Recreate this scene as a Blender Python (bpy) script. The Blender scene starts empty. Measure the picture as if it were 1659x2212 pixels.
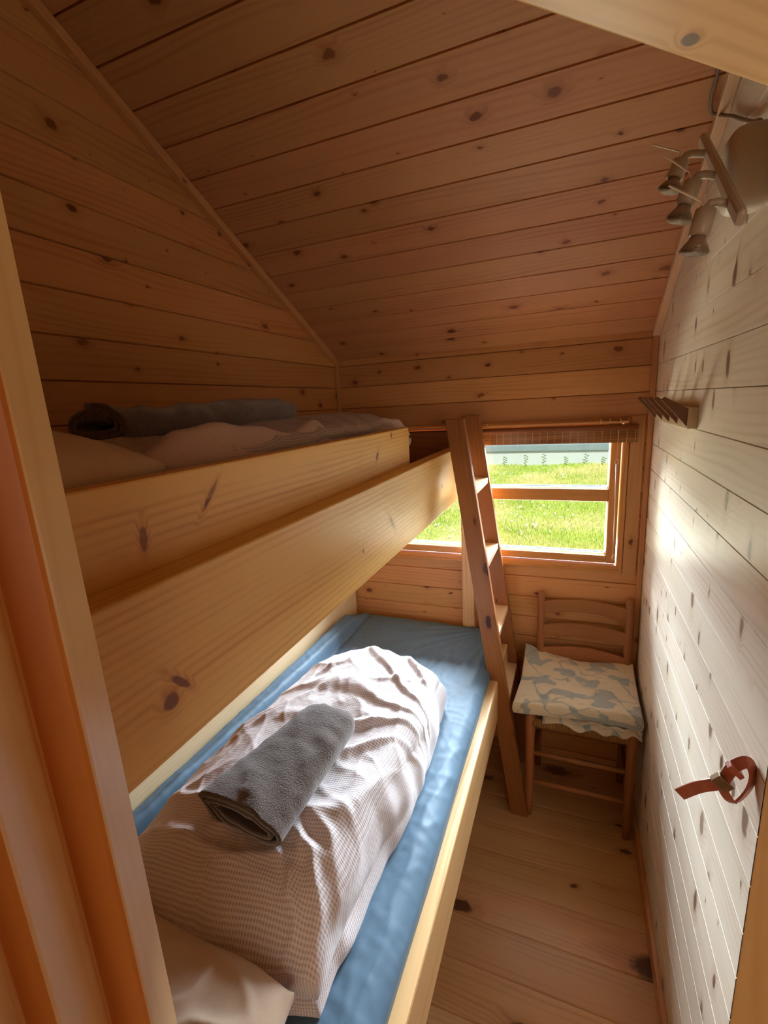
import bpy, math, random
from mathutils import Vector, Matrix, noise
random.seed(7)
S = bpy.context.scene
COL = S.collection
PI = math.pi

# ------------------------------------------------------------------ camera
cam_d = bpy.data.cameras.new('camera')
cam_d.sensor_fit = 'HORIZONTAL'; cam_d.sensor_width = 36.0
cam_d.lens = 36.0 * 1000.258 / 1659.0
cam_d.clip_start = 0.02
cam = bpy.data.objects.new('camera', cam_d); COL.objects.link(cam)
yaw, pit, rol = -0.3916964, -0.22408076, -0.05729756
cf = Vector((math.sin(yaw)*math.cos(pit), math.cos(yaw)*math.cos(pit), math.sin(pit)))
cr = Vector((math.cos(yaw), -math.sin(yaw), 0.0)); cu = cr.cross(cf)
r2 = math.cos(rol)*cr + math.sin(rol)*cu; u2 = -math.sin(rol)*cr + math.cos(rol)*cu
cam.matrix_world = Matrix(((r2.x, u2.x, -cf.x, 0), (r2.y, u2.y, -cf.y, 0), (r2.z, u2.z, -cf.z, 1.55), (0, 0, 0, 1)))
S.camera = cam
# ------------------------------------------------------------------ exposure
S.view_settings.view_transform = 'Standard'
try: S.view_settings.look = 'None'
except Exception: pass
S.view_settings.gamma = 1.0
S.view_settings.use_curve_mapping = False
S.view_settings.exposure = 0.12
# ------------------------------------------------------------------ daylight and added fill panels
W = bpy.data.worlds.new('World'); S.world = W; W.use_nodes = True
wn = W.node_tree.nodes; bg = wn['Background']
bg.inputs[0].default_value = (0.72, 0.84, 1.0, 1); bg.inputs[1].default_value = 0.9
def light(name, kind, loc, energy, color, target=None, size=(1, 1), rot=None):
    l = bpy.data.lights.new(name, kind); l.energy = energy; l.color = color
    if kind == 'AREA': l.shape = 'RECTANGLE'; l.size, l.size_y = size
    o = bpy.data.objects.new(name, l); COL.objects.link(o); o.location = loc
    if target is not None: o.rotation_euler = (Vector(target) - Vector(loc)).to_track_quat('-Z', 'Y').to_euler()
    return o
sun = light('sun', 'SUN', (0, -5, 8), 5.2, (1.0, 0.95, 0.84), target=(0, 0.6, 0)); sun.data.angle = 0.05
light('sky_panel', 'AREA', (-0.1, 4.6, 2.45), 1180, (0.74, 0.88, 1.0), target=(-0.25, 1.87, 1.50), size=(3.4, 1.7)).data.spread = math.radians(125)  # panel added outside above the view, standing in for the sky
light('lawn_bounce_panel', 'AREA', (-0.3, 2.75, 0.42), 85, (0.98, 1.0, 0.84), target=(-0.2, 1.87, 1.25), size=(1.9, 0.7))  # emitter added below the window view, standing in for light off the lawn
light('hall_fill_panel', 'AREA', (0.75, -1.42, 1.45), 10, (1.0, 0.88, 0.72), target=(-0.2, 0.6, 1.5), size=(1.0, 1.1))  # fill panel added behind the camera; the modelled hall has no window

# ------------------------------------------------------------------ materials
class NT:
    def __init__(s, name):
        s.m = bpy.data.materials.new(name); s.m.use_nodes = True
        s.t = s.m.node_tree; s.b = s.t.nodes['Principled BSDF']
    def n(s, typ, **kw):
        nd = s.t.nodes.new(typ)
        for k, v in kw.items():
            if hasattr(nd, k): setattr(nd, k, v)
        return nd
    def l(s, a, b): s.t.links.new(a, b)
    def val(s, inp, x):
        if hasattr(x, 'is_linked') or hasattr(x, 'links'): s.l(x, inp)
        else: inp.default_value = x
    def math(s, op, a, b=None, c=None, clamp=False):
        nd = s.t.nodes.new('ShaderNodeMath'); nd.operation = op; nd.use_clamp = clamp
        s.val(nd.inputs[0], a)
        if b is not None: s.val(nd.inputs[1], b)
        if c is not None: s.val(nd.inputs[2], c)
        return nd.outputs[0]
    def mix(s, fac, a, b, mode='MIX'):
        nd = s.t.nodes.new('ShaderNodeMix'); nd.data_type = 'RGBA'; nd.blend_type = mode
        s.val(nd.inputs[0], fac); s.val(nd.inputs[6], a); s.val(nd.inputs[7], b)
        return nd.outputs[2]
    def smooth(s, x, lo, hi, a=0.0, b=1.0):
        nd = s.t.nodes.new('ShaderNodeMapRange'); nd.interpolation_type = 'SMOOTHSTEP'
        s.val(nd.inputs[0], x); s.val(nd.inputs[1], lo); s.val(nd.inputs[2], hi); s.val(nd.inputs[3], a); s.val(nd.inputs[4], b)
        return nd.outputs[0]
    def xyz(s, x, y, z=0.0):
        nd = s.t.nodes.new('ShaderNodeCombineXYZ'); s.val(nd.inputs[0], x); s.val(nd.inputs[1], y); s.val(nd.inputs[2], z)
        return nd.outputs[0]
    def sep(s, v):
        nd = s.t.nodes.new('ShaderNodeSeparateXYZ'); s.l(v, nd.inputs[0]); return nd.outputs
    def noise(s, v, scale=1.0, detail=2.0, rough=0.5):
        nd = s.t.nodes.new('ShaderNodeTexNoise'); s.l(v, nd.inputs['Vector'])
        nd.inputs['Scale'].default_value = scale; nd.inputs['Detail'].default_value = detail; nd.inputs['Roughness'].default_value = rough
        return nd.outputs['Fac']
    def bump(s, h, strength=0.3, dist=0.002):
        nd = s.t.nodes.new('ShaderNodeBump'); nd.inputs['Strength'].default_value = strength; nd.inputs['Distance'].default_value = dist
        s.l(h, nd.inputs['Height']); s.l(nd.outputs[0], s.b.inputs['Normal'])
def c4(c): return (c[0], c[1], c[2], 1.0)
def rgb(h):
    v = [int(h[i:i+2], 16)/255 for i in (0, 2, 4)]
    return tuple(x/12.92 if x <= .04045 else ((x+.055)/1.055)**2.4 for x in v)

def wood(name, light_c, dark_c, knot_c, kd=0.45, ks=1.0, rings=0.5, tint=0.12, rough=0.45, spec=0.35, ku=7.0, kv=11.0, ringf=1.0, warp=1.0, extra=()):
    """pine: UV u runs along the grain in metres, v across; every board sits in its own 4 m band of v"""
    T = NT(name)
    uv = T.n('ShaderNodeUVMap'); uv.uv_map = 'UVMap'
    u, v, _ = T.sep(uv.outputs[0])
    bid = T.math('FLOOR', T.math('DIVIDE', T.math('ADD', v, 2.0), 4.0))
    wnz = T.n('ShaderNodeTexWhiteNoise'); wnz.noise_dimensions = '1D'; T.l(bid, wnz.inputs['W'])
    # knots
    wob = T.math('MULTIPLY', T.math('SUBTRACT', T.noise(T.xyz(T.math('MULTIPLY', u, 60.0), T.math('MULTIPLY', v, 60.0)), 1.0, 1.0), 0.5), 0.12)
    vor = T.n('ShaderNodeTexVoronoi'); vor.voronoi_dimensions = '2D'; vor.feature = 'F1'
    vor.inputs['Scale'].default_value = 1.0
    T.l(T.xyz(T.math('ADD', T.math('MULTIPLY', u, ku), wob), T.math('ADD', T.math('MULTIPLY', v, kv), wob)), vor.inputs['Vector'])
    dist = vor.outputs['Distance']; cr_, cg_, cb_ = T.sep(vor.outputs['Color'])
    rad = T.math('MAXIMUM', T.math('MULTIPLY', T.math('SUBTRACT', cr_, kd), 0.15*ks), 0.0001)
    rad = T.math('ADD', T.math('MULTIPLY', T.math('POWER', T.math('MULTIPLY', rad, 12.0), 2.0), 0.09), T.math('MULTIPLY', rad, 0.35))
    kn = T.smooth(dist, T.math('MULTIPLY', rad, 0.65), T.math('MULTIPLY', rad, 1.2), 1.0, 0.0)
    halo = T.smooth(dist, T.math('MULTIPLY', rad, 0.9), T.math('MULTIPLY', rad, 3.2), 1.0, 0.0)
    vl = T.math('SUBTRACT', v, T.math('MULTIPLY', bid, 4.0))
    for (ku_, kv_, ru_, rv_, sh_) in extra:
        du = T.math('SUBTRACT', u, ku_); dv_ = T.math('SUBTRACT', vl, kv_)
        du = T.math('ADD', du, T.math('MULTIPLY', dv_, sh_))
        e_ = T.math('SQRT', T.math('ADD', T.math('POWER', T.math('DIVIDE', du, ru_), 2.0), T.math('POWER', T.math('DIVIDE', dv_, rv_), 2.0)))
        e_ = T.math('ADD', e_, T.math('MULTIPLY', wob, 3.0))
        kn = T.math('MAXIMUM', kn, T.smooth(e_, 0.75, 1.15, 1.0, 0.0)); halo = T.math('MAXIMUM', halo, T.smooth(e_, 0.9, 2.6, 1.0, 0.0))
    # growth rings
    n1 = T.noise(T.xyz(T.math('MULTIPLY', u, 1.1), T.math('MULTIPLY', v, 6.0), T.math('MULTIPLY', bid, 1.7)), 1.0, 1.5)
    ph = T.math('ADD', T.math('MULTIPLY', v, 420.0*ringf), T.math('MULTIPLY', n1, 46.0*warp))
    ph = T.math('ADD', ph, T.math('MULTIPLY', halo, 7.0))
    ring = T.math('POWER', T.math('MULTIPLY_ADD', T.math('SINE', ph), 0.5, 0.5), 2.2)
    fib = T.noise(T.xyz(T.math('MULTIPLY', u, 9.0), T.math('MULTIPLY', v, 420.0), bid), 1.0, 2.0)
    blot = T.noise(T.xyz(T.math('MULTIPLY', u, 1.6), T.math('MULTIPLY', v, 22.0), bid), 1.0, 2.0)
    f = T.math('MULTIPLY', ring, T.math('MULTIPLY', T.smooth(blot, 0.3, 0.75), rings))
    f = T.math('ADD', f, T.math('MULTIPLY', T.math('SUBTRACT', fib, 0.5), 0.35*rings+0.08))
    f = T.math('ADD', f, T.math('MULTIPLY', T.math('SUBTRACT', blot, 0.5), 0.5))
    f = T.math('ADD', f, T.math('MULTIPLY', halo, 0.38), clamp=True)
    col = T.mix(f, c4(light_c), c4(dark_c))
    g = T.math('MULTIPLY_ADD', wnz.outputs['Value'], 2*tint, 1.0-tint)
    hs = T.n('ShaderNodeHueSaturation'); T.l(col, hs.inputs['Color']); T.l(g, hs.inputs['Value'])
    T.l(T.math('MULTIPLY_ADD', T.sep(wnz.outputs['Color'])[1], 0.010, 0.495), hs.inputs['Hue'])
    kring = T.math('MULTIPLY_ADD', T.math('SINE', T.math('MULTIPLY', dist, 260.0)), 0.18, 0.82)
    kc = T.mix(kring, c4([x*0.6 for x in knot_c]), c4(knot_c))
    col = T.mix(T.math('MULTIPLY', kn, T.math('MULTIPLY_ADD', cb_, 0.35, 0.65)), hs.outputs[0], kc)
    T.l(col, T.b.inputs['Base Color'])
    T.b.inputs['Roughness'].default_value = rough
    T.b.inputs['Specular IOR Level'].default_value = spec
    T.bump(T.math('ADD', T.math('MULTIPLY', fib, 0.6), T.math('MULTIPLY', ring, -0.4)), 0.25, 0.0006)
    return T.m

KN = rgb('72371c')
M = {}
M['wall'] = wood('pine_wall_boards', rgb('d2985e'), rgb('a96636'), KN, kd=0.36, ks=0.85, rings=0.42)
M['ceil'] = wood('pine_ceiling_boards', rgb('ca9062'), rgb('a05f38'), KN, kd=0.34, ks=0.85, rings=0.40, tint=0.08)
M['pale'] = wood('daylit_pine_boards', rgb('e9dcc6'), rgb('cbb592'), rgb('6e4a34'), kd=0.30, ks=1.05, rings=0.5, tint=0.04, rough=0.46, spec=0.7, ku=15.0, kv=6.5)  # window glare on the right wall's pine, put into a paler colour
M['floor'] = wood('pine_floor_boards', rgb('d6a470'), rgb('ac7242'), rgb('4a2010'), kd=0.26, ks=1.45, rings=0.40, rough=0.36, ku=4.0, kv=8.0, tint=0.05)
M['bunk'] = wood('light_pine_bunk', rgb('deb27c'), rgb('bc844c'), rgb('6a3218'), kd=0.74, ks=2.2, rings=0.62, rough=0.4, ku=3.2, kv=6.5, tint=0.03, ringf=0.7)
M['ladder'] = wood('dark_pine_ladder', rgb('93592f'), rgb('6e3c1b'), rgb('3c150a'), kd=0.6, ks=1.6, rings=0.45, rough=0.42, ku=5, kv=14)
M['bunk_beam'] = wood('light_pine_front_beam', rgb('eabc6a'), rgb('c48036'), rgb('7a4020'), kd=0.9, ks=1.0, rings=0.55, rough=0.4, ku=3.2, kv=6.5, tint=0.03, ringf=1.3, warp=0.45,
    extra=((-0.622, -0.4065, 0.011, 0.010, 0.0), (-0.606, -0.392, 0.006, 0.014, 0.8), (0.071, -0.380, 0.006, 0.016, 0.7), (-0.105, -0.3975, 0.004, 0.005, 0.0), (0.543, -0.3745, 0.006, 0.008, 0.0)))
M['bunk_guard'] = wood('light_pine_guard_board', rgb('eabc6a'), rgb('c48036'), rgb('7a4020'), kd=0.95, ks=1.0, rings=0.6, rough=0.4, ku=3.2, kv=6.5, tint=0.03, ringf=1.2, warp=0.5,
    extra=((-0.194, -0.3145, 0.005, 0.017, -0.9), (-0.306, -0.3435, 0.005, 0.015, -0.1), (0.382, -0.3315, 0.006, 0.010, -0.5), (0.484, -0.2885, 0.004, 0.007, 0.0)))
M['trim_pale'] = wood('pale_corner_batten', rgb('dcb692'), rgb('bd9068'), KN, kd=0.8, rings=0.35)
M['peg'] = wood('pale_peg_wood', rgb('cdb594'), rgb('a88a66'), KN, kd=0.95, rings=0.35, rough=0.3)
M['peg_shade'] = wood('backlit_peg_wood', rgb('80583c'), rgb('5e3c26'), KN, kd=0.95, rings=0.35, rough=0.22)  # peg wood with its backlit shade put into the colour
M['rung'] = wood('pale_pine_treads', rgb('e2c49c'), rgb('c29464'), KN, kd=0.9, rings=0.3, rough=0.3)
M['frame'] = wood('pine_window_wood', rgb('cf9150'), rgb('a8682e'), KN, kd=0.75, rings=0.4, rough=0.35)
M['trim'] = wood('pine_trim', rgb('d29a66'), rgb('a8693a'), KN, kd=0.6, rings=0.4)
M['jamb'] = wood('varnished_pine_jamb', rgb('f4cb88'), rgb('dda65c'), rgb('7a3c18'), kd=0.93, rings=0.35, rough=0.4, tint=0.03, ringf=0.6)
M['jamb_shade'] = wood('shade_toned_rebate', rgb('d08434'), rgb('b0611c'), rgb('7a3c18'), kd=0.95, rings=0.4, rough=0.4, tint=0.02, ringf=0.6)  # rebate steps turned from the window: their shade painted as darker orange
M['head'] = wood('varnished_pine_door_head', rgb('ecc070'), rgb('d09a44'), rgb('3a2214'), kd=0.97, ks=1.0, rings=0.6, rough=0.4, ku=4.0, kv=5.0, ringf=1.0, warp=0.5, extra=((0.485, 0.0156, 0.008, 0.006, 0.3),))
M['chair'] = wood('brown_beech_chair', rgb('a56c40'), rgb('804a24'), rgb('4a2010'), kd=0.95, rings=0.35, rough=0.38)

def simple(name, col, rough=0.5, spec=0.3, sheen=0.0, metal=0.0):
    T = NT(name); T.b.inputs['Base Color'].default_value = c4(col); T.b.inputs['Roughness'].default_value = rough
    T.b.inputs['Specular IOR Level'].default_value = spec; T.b.inputs['Metallic'].default_value = metal
    if sheen: T.b.inputs['Sheen Weight'].default_value = sheen
    return T
def tinted(name, col, col2, scale=30.0, rough=0.5, spec=0.3, bs=0.2, metal=0.0, sheen=0.0, bd=0.001):
    T = simple(name, col, rough, spec, sheen, metal)
    tc = T.n('ShaderNodeTexCoord'); nz = T.noise(tc.outputs['Object'], scale, 4.0, 0.6)
    T.l(T.mix(nz, c4(col), c4(col2)), T.b.inputs['Base Color']); T.bump(nz, bs, bd)
    return T.m
M['steel'] = tinted('beige_lamp_enamel', rgb('c6b49e'), rgb('b8a58e'), 40, 0.35, 0.5, 0.03)
M['handle'] = tinted('cream_handle', rgb('e8d2b4'), rgb('dcc4a4'), 40, 0.4, 0.4, 0.03)
M['bulb'] = tinted('bulb_reflector', rgb('a88c74'), rgb('846a54'), 60, 0.25, 0.6, 0.2)
M['lampbox'] = tinted('cream_lamp_plastic', rgb('d8cbb8'), rgb('cfc0ab'), 20, 0.45, 0.4, 0.02)
M['cable'] = tinted('grey_cable', rgb('8f7c69'), rgb('836f5c'), 40, 0.5, 0.3, 0.05)
M['white_bead'] = tinted('white_painted_bead', rgb('f0f4f2'), rgb('e4eae8'), 20, 0.5, 0.3, 0.05)
M['grey_bead'] = tinted('grey_gasket', rgb('5a7070'), rgb('4c6264'), 20, 0.5, 0.3, 0.05)
M['brass'] = tinted('dull_brass', rgb('9a8468'), rgb('6e5c48'), 80, 0.35, 0.5, 0.1, metal=0.8)
M['leather'] = tinted('oxblood_leather', rgb('984434'), rgb('b86c4c'), 60, 0.4, 0.5, 0.35)
M['string'] = tinted('blind_string', rgb('e8c498'), rgb('d8ac7c'), 60, 0.7, 0.2, 0.1)
M['concrete'] = tinted('pale_concrete', rgb('c4cfce'), rgb('aab6b5'), 1.4, 0.9, 0.1, 0.3)
M['asphalt'] = tinted('grey_capping', rgb('6f8286'), rgb('8a9a9c'), 6, 0.9, 0.1, 0.3)
M['leaf'] = tinted('weed_leaf', rgb('4f6a3a'), rgb('6e8a4c'), 20, 0.6, 0.2, 0.2)
M['plaster'] = tinted('dark_exterior', rgb('6a5340'), rgb('5a4534'), 4, 0.9, 0.1, 0.2)
M['wand'] = tinted('frosted_wand', rgb('e2c8a8'), rgb('d5b894'), 40, 0.25, 0.5, 0.02)
def mk_glass():
    T = NT('window_glass'); b = T.b
    out = T.t.nodes['Material Output']
    tr = T.n('ShaderNodeBsdfTransparent'); gl = T.n('ShaderNodeBsdfGlossy'); gl.inputs['Roughness'].default_value = 0.02
    fr = T.n('ShaderNodeFresnel'); fr.inputs['IOR'].default_value = 1.25
    mx = T.n('ShaderNodeMixShader'); T.l(fr.outputs[0], mx.inputs[0]); T.l(tr.outputs[0], mx.inputs[1]); T.l(gl.outputs[0], mx.inputs[2])
    T.l(mx.outputs[0], out.inputs['Surface']); return T.m
M['glass'] = mk_glass()

def mk_check(name, a, b, dark, per=0.0056):
    T = simple(name, a, 0.62, 0.45, 0.25)
    uv = T.n('ShaderNodeUVMap'); uv.uv_map = 'UVMap'; u, v, _ = T.sep(uv.outputs[0])
    wv = T.math('MULTIPLY', T.math('SUBTRACT', T.noise(uv.outputs[0], 9.0, 1.0), 0.5), 0.008)
    k = 2*PI/per
    su = T.smooth(T.math('SINE', T.math('MULTIPLY', T.math('ADD', u, wv), k)), -0.35, 0.35)
    sv = T.smooth(T.math('SINE', T.math('MULTIPLY', T.math('ADD', v, wv), k)), -0.35, 0.35)
    s = T.math('MULTIPLY', T.math('ADD', su, sv), 0.5)
    c = T.mix(s, c4(a), c4(b)); c = T.mix(T.math('MULTIPLY', T.math('MULTIPLY', su, sv), 0.7), c, c4(dark))
    T.l(c, T.b.inputs['Base Color'])
    pk = T.noise(uv.outputs[0], 120.0, 2.0)
    T.bump(T.math('ADD', T.math('MULTIPLY', s, -0.8), T.math('MULTIPLY', pk, 0.9)), 0.45, 0.0012)
    return T.m
M['check'] = mk_check('seersucker_check', rgb('e8e0e2'), rgb('d2c3be'), rgb('b5a29a'))
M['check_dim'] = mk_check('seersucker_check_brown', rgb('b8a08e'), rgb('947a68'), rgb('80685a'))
def mk_cloth(name, a, b, scale, rough, spec, sheen, bs, bd=0.001, detail=3.0, big=None):
    T = simple(name, a, rough, spec, sheen)
    tc = T.n('ShaderNodeTexCoord'); nz = T.noise(tc.outputs['Object'], scale, detail, 0.6)
    c = T.mix(nz, c4(a), c4(b))
    if big:
        n2 = T.noise(tc.outputs['Object'], big, 3.0); c = T.mix(T.smooth(n2, 0.35, 0.7), c, c4([x*0.72 for x in a]))
    T.l(c, T.b.inputs['Base Color']); T.bump(nz, bs, bd)
    return T.m
M['sheet'] = mk_cloth('blue_grey_jersey', rgb('5a768b'), rgb('506a7f'), 260, 0.55, 0.4, 0.05, 0.08)
M['towel'] = mk_cloth('brown_grey_terry', rgb('705f53'), rgb('483b32'), 330, 0.9, 0.2, 0.6, 0.9, 0.003, 2.0, big=22)
M['pillow'] = mk_cloth('beige_pillow_cotton', rgb('d8bfa4'), rgb('cdb295'), 90, 0.55, 0.4, 0.2, 0.1)
M['lining'] = mk_cloth('brushed_duvet_underside', rgb('c2a18a'), rgb('b3917b'), 220, 0.7, 0.3, 0.3, 0.3)
def mk_blanket():
    T = simple('fleece_leaf_print', rgb('e0cfae'), 0.85, 0.2, 0.6)
    uv = T.n('ShaderNodeUVMap'); uv.uv_map = 'UVMap'
    n0 = T.noise(uv.outputs[0], 9.0, 2.0)
    u, v, _ = T.sep(uv.outputs[0])
    wu = T.math('MULTIPLY_ADD', n0, 0.09, u); wv = T.math('MULTIPLY_ADD', T.noise(uv.outputs[0], 7.0, 1.0), 0.11, v)
    a = T.noise(T.xyz(T.math('MULTIPLY', wu, 11.0), T.math('MULTIPLY', wv, 16.0)), 1.0, 1.0)
    blob = T.smooth(a, 0.52, 0.56)
    ln = T.noise(T.xyz(T.math('MULTIPLY', wu, 9.0), T.math('MULTIPLY', wv, 9.0), 4.0), 1.0, 0.0)
    line = T.smooth(T.math('ABSOLUTE', T.math('SUBTRACT', ln, 0.5)), 0.008, 0.02, 1.0, 0.0)
    c = T.mix(T.math('MULTIPLY', blob, 0.75), c4(rgb('dccaa8')), c4(rgb('8d9a98')))
    c = T.mix(T.math('MULTIPLY', line, 0.6), c, c4(rgb('85928f')))
    T.l(c, T.b.inputs['Base Color'])
    T.bump(T.noise(uv.outputs[0], 420.0, 2.0), 0.7, 0.002); return T.m
M['blanket'] = mk_blanket()
def mk_rush():
    T = simple('rush_cord', rgb('b98a50'), 0.7, 0.2)
    uv = T.n('ShaderNodeUVMap'); uv.uv_map = 'UVMap'; u, v, _ = T.sep(uv.outputs[0])
    s = T.math('MULTIPLY_ADD', T.math('SINE', T.math('MULTIPLY', u, 2*PI/0.006)), 0.5, 0.5)
    n = T.noise(T.xyz(T.math('MULTIPLY', u, 200.0), T.math('MULTIPLY', v, 30.0)), 1.0, 2.0)
    c = T.mix(T.math('MULTIPLY', s, n), c4(rgb('8a5c2c')), c4(rgb('d0a468')))
    T.l(c, T.b.inputs['Base Color']); T.bump(s, 0.8, 0.003); return T.m
M['rush'] = mk_rush()
def mk_reed():
    T = simple('bamboo_reed', rgb('a06a3c'), 0.55, 0.3)
    tc = T.n('ShaderNodeTexCoord'); x, y, z = T.sep(tc.outputs['Object'])
    n = T.noise(T.xyz(T.math('MULTIPLY', x, 3.0), 0.0, T.math('MULTIPLY', z, 300.0)), 1.0, 2.0)
    T.l(T.mix(T.smooth(n, 0.3, 0.7), c4(rgb('8a5830')), c4(rgb('c08a56'))), T.b.inputs['Base Color']); return T.m
M['reed'] = mk_reed()
def mk_grass(name, a, b, c_):
    T = simple(name, a, 0.7, 0.2)
    tc = T.n('ShaderNodeTexCoord')
    n = T.noise(tc.outputs['Object'], 5.0, 3.0, 0.65); n2 = T.noise(tc.outputs['Object'], 0.7, 3.0)
    c = T.mix(T.smooth(n, 0.35, 0.65), c4(a), c4(b)); c = T.mix(T.smooth(n2, 0.4, 0.65), c, c4(c_))
    T.l(c, T.b.inputs['Base Color']); T.bump(n, 0.5, 0.03); return T.m
M['grass'] = mk_grass('grass_blades', rgb('b4c862'), rgb('96b846'), rgb('cbcb80'))
M['ground'] = mk_grass('mossy_ground', rgb('a4b05a'), rgb('b8b874'), rgb('c2be8e'))
M['petal'] = tinted('pale_petal', rgb('eef0e8'), rgb('e0e4da'), 30, 0.6, 0.2, 0.1)

# ------------------------------------------------------------------ mesh helpers
class MB:
    _id = 0
    def __init__(s): s.v = []; s.f = []; s.uv = []
    @classmethod
    def nid(c): c._id += 1; return c._id
    def face(s, idx, uvs): s.f.append(tuple(idx)); s.uv.append(uvs)
    def addv(s, p): s.v.append(tuple(p)); return len(s.v)-1
    def obox(s, mat, size, grain=0, uo=None):
        """box with half sizes `size` in the frame `mat`; grain = local axis the wood grain follows"""
        i = MB.nid(); u0 = random.uniform(0, 30) if uo is None else uo; v0 = i*4.0
        h = size; base = len(s.v); P = []
        for a in (-1, 1):
            for b in (-1, 1):
                for c in (-1, 1):
                    p = Vector((a*h[0], b*h[1], c*h[2])); P.append(p); s.v.append(tuple(mat @ p))
        F = [((0, 1, 3, 2), 0), ((4, 6, 7, 5), 0), ((0, 4, 5, 1), 1), ((2, 3, 7, 6), 1), ((0, 2, 6, 4), 2), ((1, 5, 7, 3), 2)]
        oth = [x for x in range(3) if x != grain]
        for k, (q, nrm) in enumerate(F):
            uv = []
            for j in q:
                p = P[j]
                if nrm == grain: uv.append((u0+p[oth[0]]*0.2+7, v0+p[oth[1]]+0.3))
                else:
                    o = [x for x in oth if x != nrm][0]
                    uv.append((u0+p[grain], v0+p[o]+(nrm-1)*0.37))
            s.face([base+j for j in q], uv)
    def box(s, lo, hi, grain=0):
        lo = Vector(lo); hi = Vector(hi); c = (lo+hi)/2; h = (hi-lo)/2
        s.obox(Matrix.Translation(c), h, grain)
    def tube(s, pts, rads, n=12, cap=True, ell=1.0):
        pts = [Vector(p) for p in pts]; N = len(pts); base = len(s.v); L = 0.0
        if not hasattr(rads, '__len__'): rads = [rads]*N
        v0 = MB.nid()*4.0; prev = None; Ls = []
        for i, p in enumerate(pts):
            t = (pts[min(i+1, N-1)]-pts[max(i-1, 0)]).normalized()
            if prev is None:
                ref = Vector((0, 0, 1)) if abs(t.z) < .9 else Vector((1, 0, 0))
                a = t.cross(ref).normalized()
            else: a = (prev - t*prev.dot(t)).normalized()
            prev = a; b = t.cross(a)
            if i: L += (p-pts[i-1]).length
            Ls.append(L)
            for k in range(n):
                an = 2*PI*k/n
                s.v.append(tuple(p+a*math.cos(an)*rads[i]+b*math.sin(an)*rads[i]*ell))
        for i in range(N-1):
            for k in range(n):
                k2 = (k+1) % n
                q = [base+i*n+k, base+i*n+k2, base+(i+1)*n+k2, base+(i+1)*n+k]
                w = 2*PI*rads[i]/n
                s.face(q, [(Ls[i], v0+k*w), (Ls[i], v0+(k+1)*w), (Ls[i+1], v0+(k+1)*w), (Ls[i+1], v0+k*w)])
        if cap:
            s.face([base+k for k in reversed(range(n))], [(0, v0)]*n)
            s.face([base+(N-1)*n+k for k in range(n)], [(L, v0)]*n)
    def sweep(s, prof, path_fn, N, closed=True, cap=True):
        """prof list of (a,b); path_fn(t)-> (origin, A, B)"""
        base = len(s.v); m = len(prof); v0 = MB.nid()*4.0
        cum = [0.0]
        for i in range(m): cum.append(cum[-1]+math.dist(prof[i], prof[(i+1) % m]))
        L = 0; last = None; Ls = []
        for i in range(N+1):
            o, A, B = path_fn(i/N)
            if last is not None: L += (o-last).length
            last = o.copy(); Ls.append(L)
            for a, b in prof: s.v.append(tuple(o+A*a+B*b))
        for i in range(N):
            for k in range(m if closed else m-1):
                k2 = (k+1) % m
                s.face([base+i*m+k, base+i*m+k2, base+(i+1)*m+k2, base+(i+1)*m+k],
                       [(Ls[i], v0+cum[k]), (Ls[i], v0+cum[k+1]), (Ls[i+1], v0+cum[k+1]), (Ls[i+1], v0+cum[k])])
        if cap and closed:
            s.face([base+k for k in reversed(range(m))], [(7+prof[k][0], v0+prof[k][1]) for k in reversed(range(m))])
            s.face([base+N*m+k for k in range(m)], [(7+prof[k][0], v0+prof[k][1]) for k in range(m)])
    def build(s, name, mat, parent=None, bevel=0.0, smooth=False, loc=None, seg=2):
        me = bpy.data.meshes.new(name)
        off = Vector(loc) if loc is not None else Vector((0, 0, 0))
        me.from_pydata([tuple(Vector(p)-off) for p in s.v], [], s.f); me.update()
        ul = me.uv_layers.new(name='UVMap'); k = 0
        for uvs in s.uv:
            for w in uvs: ul.data[k].uv = w; k += 1
        me.materials.append(mat)
        if smooth:
            for p in me.polygons: p.use_smooth = True
        o = bpy.data.objects.new(name, me); COL.objects.link(o); o.location = off
        if parent is not None:
            o.parent = parent; o.location = off - Vector(parent['_w'])if '_w' in parent else off
        if bevel:
            b = o.modifiers.new('bevel', 'BEVEL'); b.width = bevel; b.segments = seg; b.limit_method = 'ANGLE'; b.angle_limit = 0.6
            b.harden_normals = False
        return o
def thing(name, label, cat, loc, group=None):
    o = bpy.data.objects.new(name, None); COL.objects.link(o); o.location = loc; o['_w'] = list(loc)
    o.empty_display_size = 0.05
    if label: o['label'] = label; o['category'] = cat
    if group: o['group'] = group
    return o
def tag(o, label, cat, group=None, kind=None):
    o['label'] = label; o['category'] = cat
    if group: o['group'] = group
    if kind: o['kind'] = kind
    return o
def struct(o): o['kind'] = 'structure'; return o
X, Y, Z = Vector((1, 0, 0)), Vector((0, 1, 0)), Vector((0, 0, 1))

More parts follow.
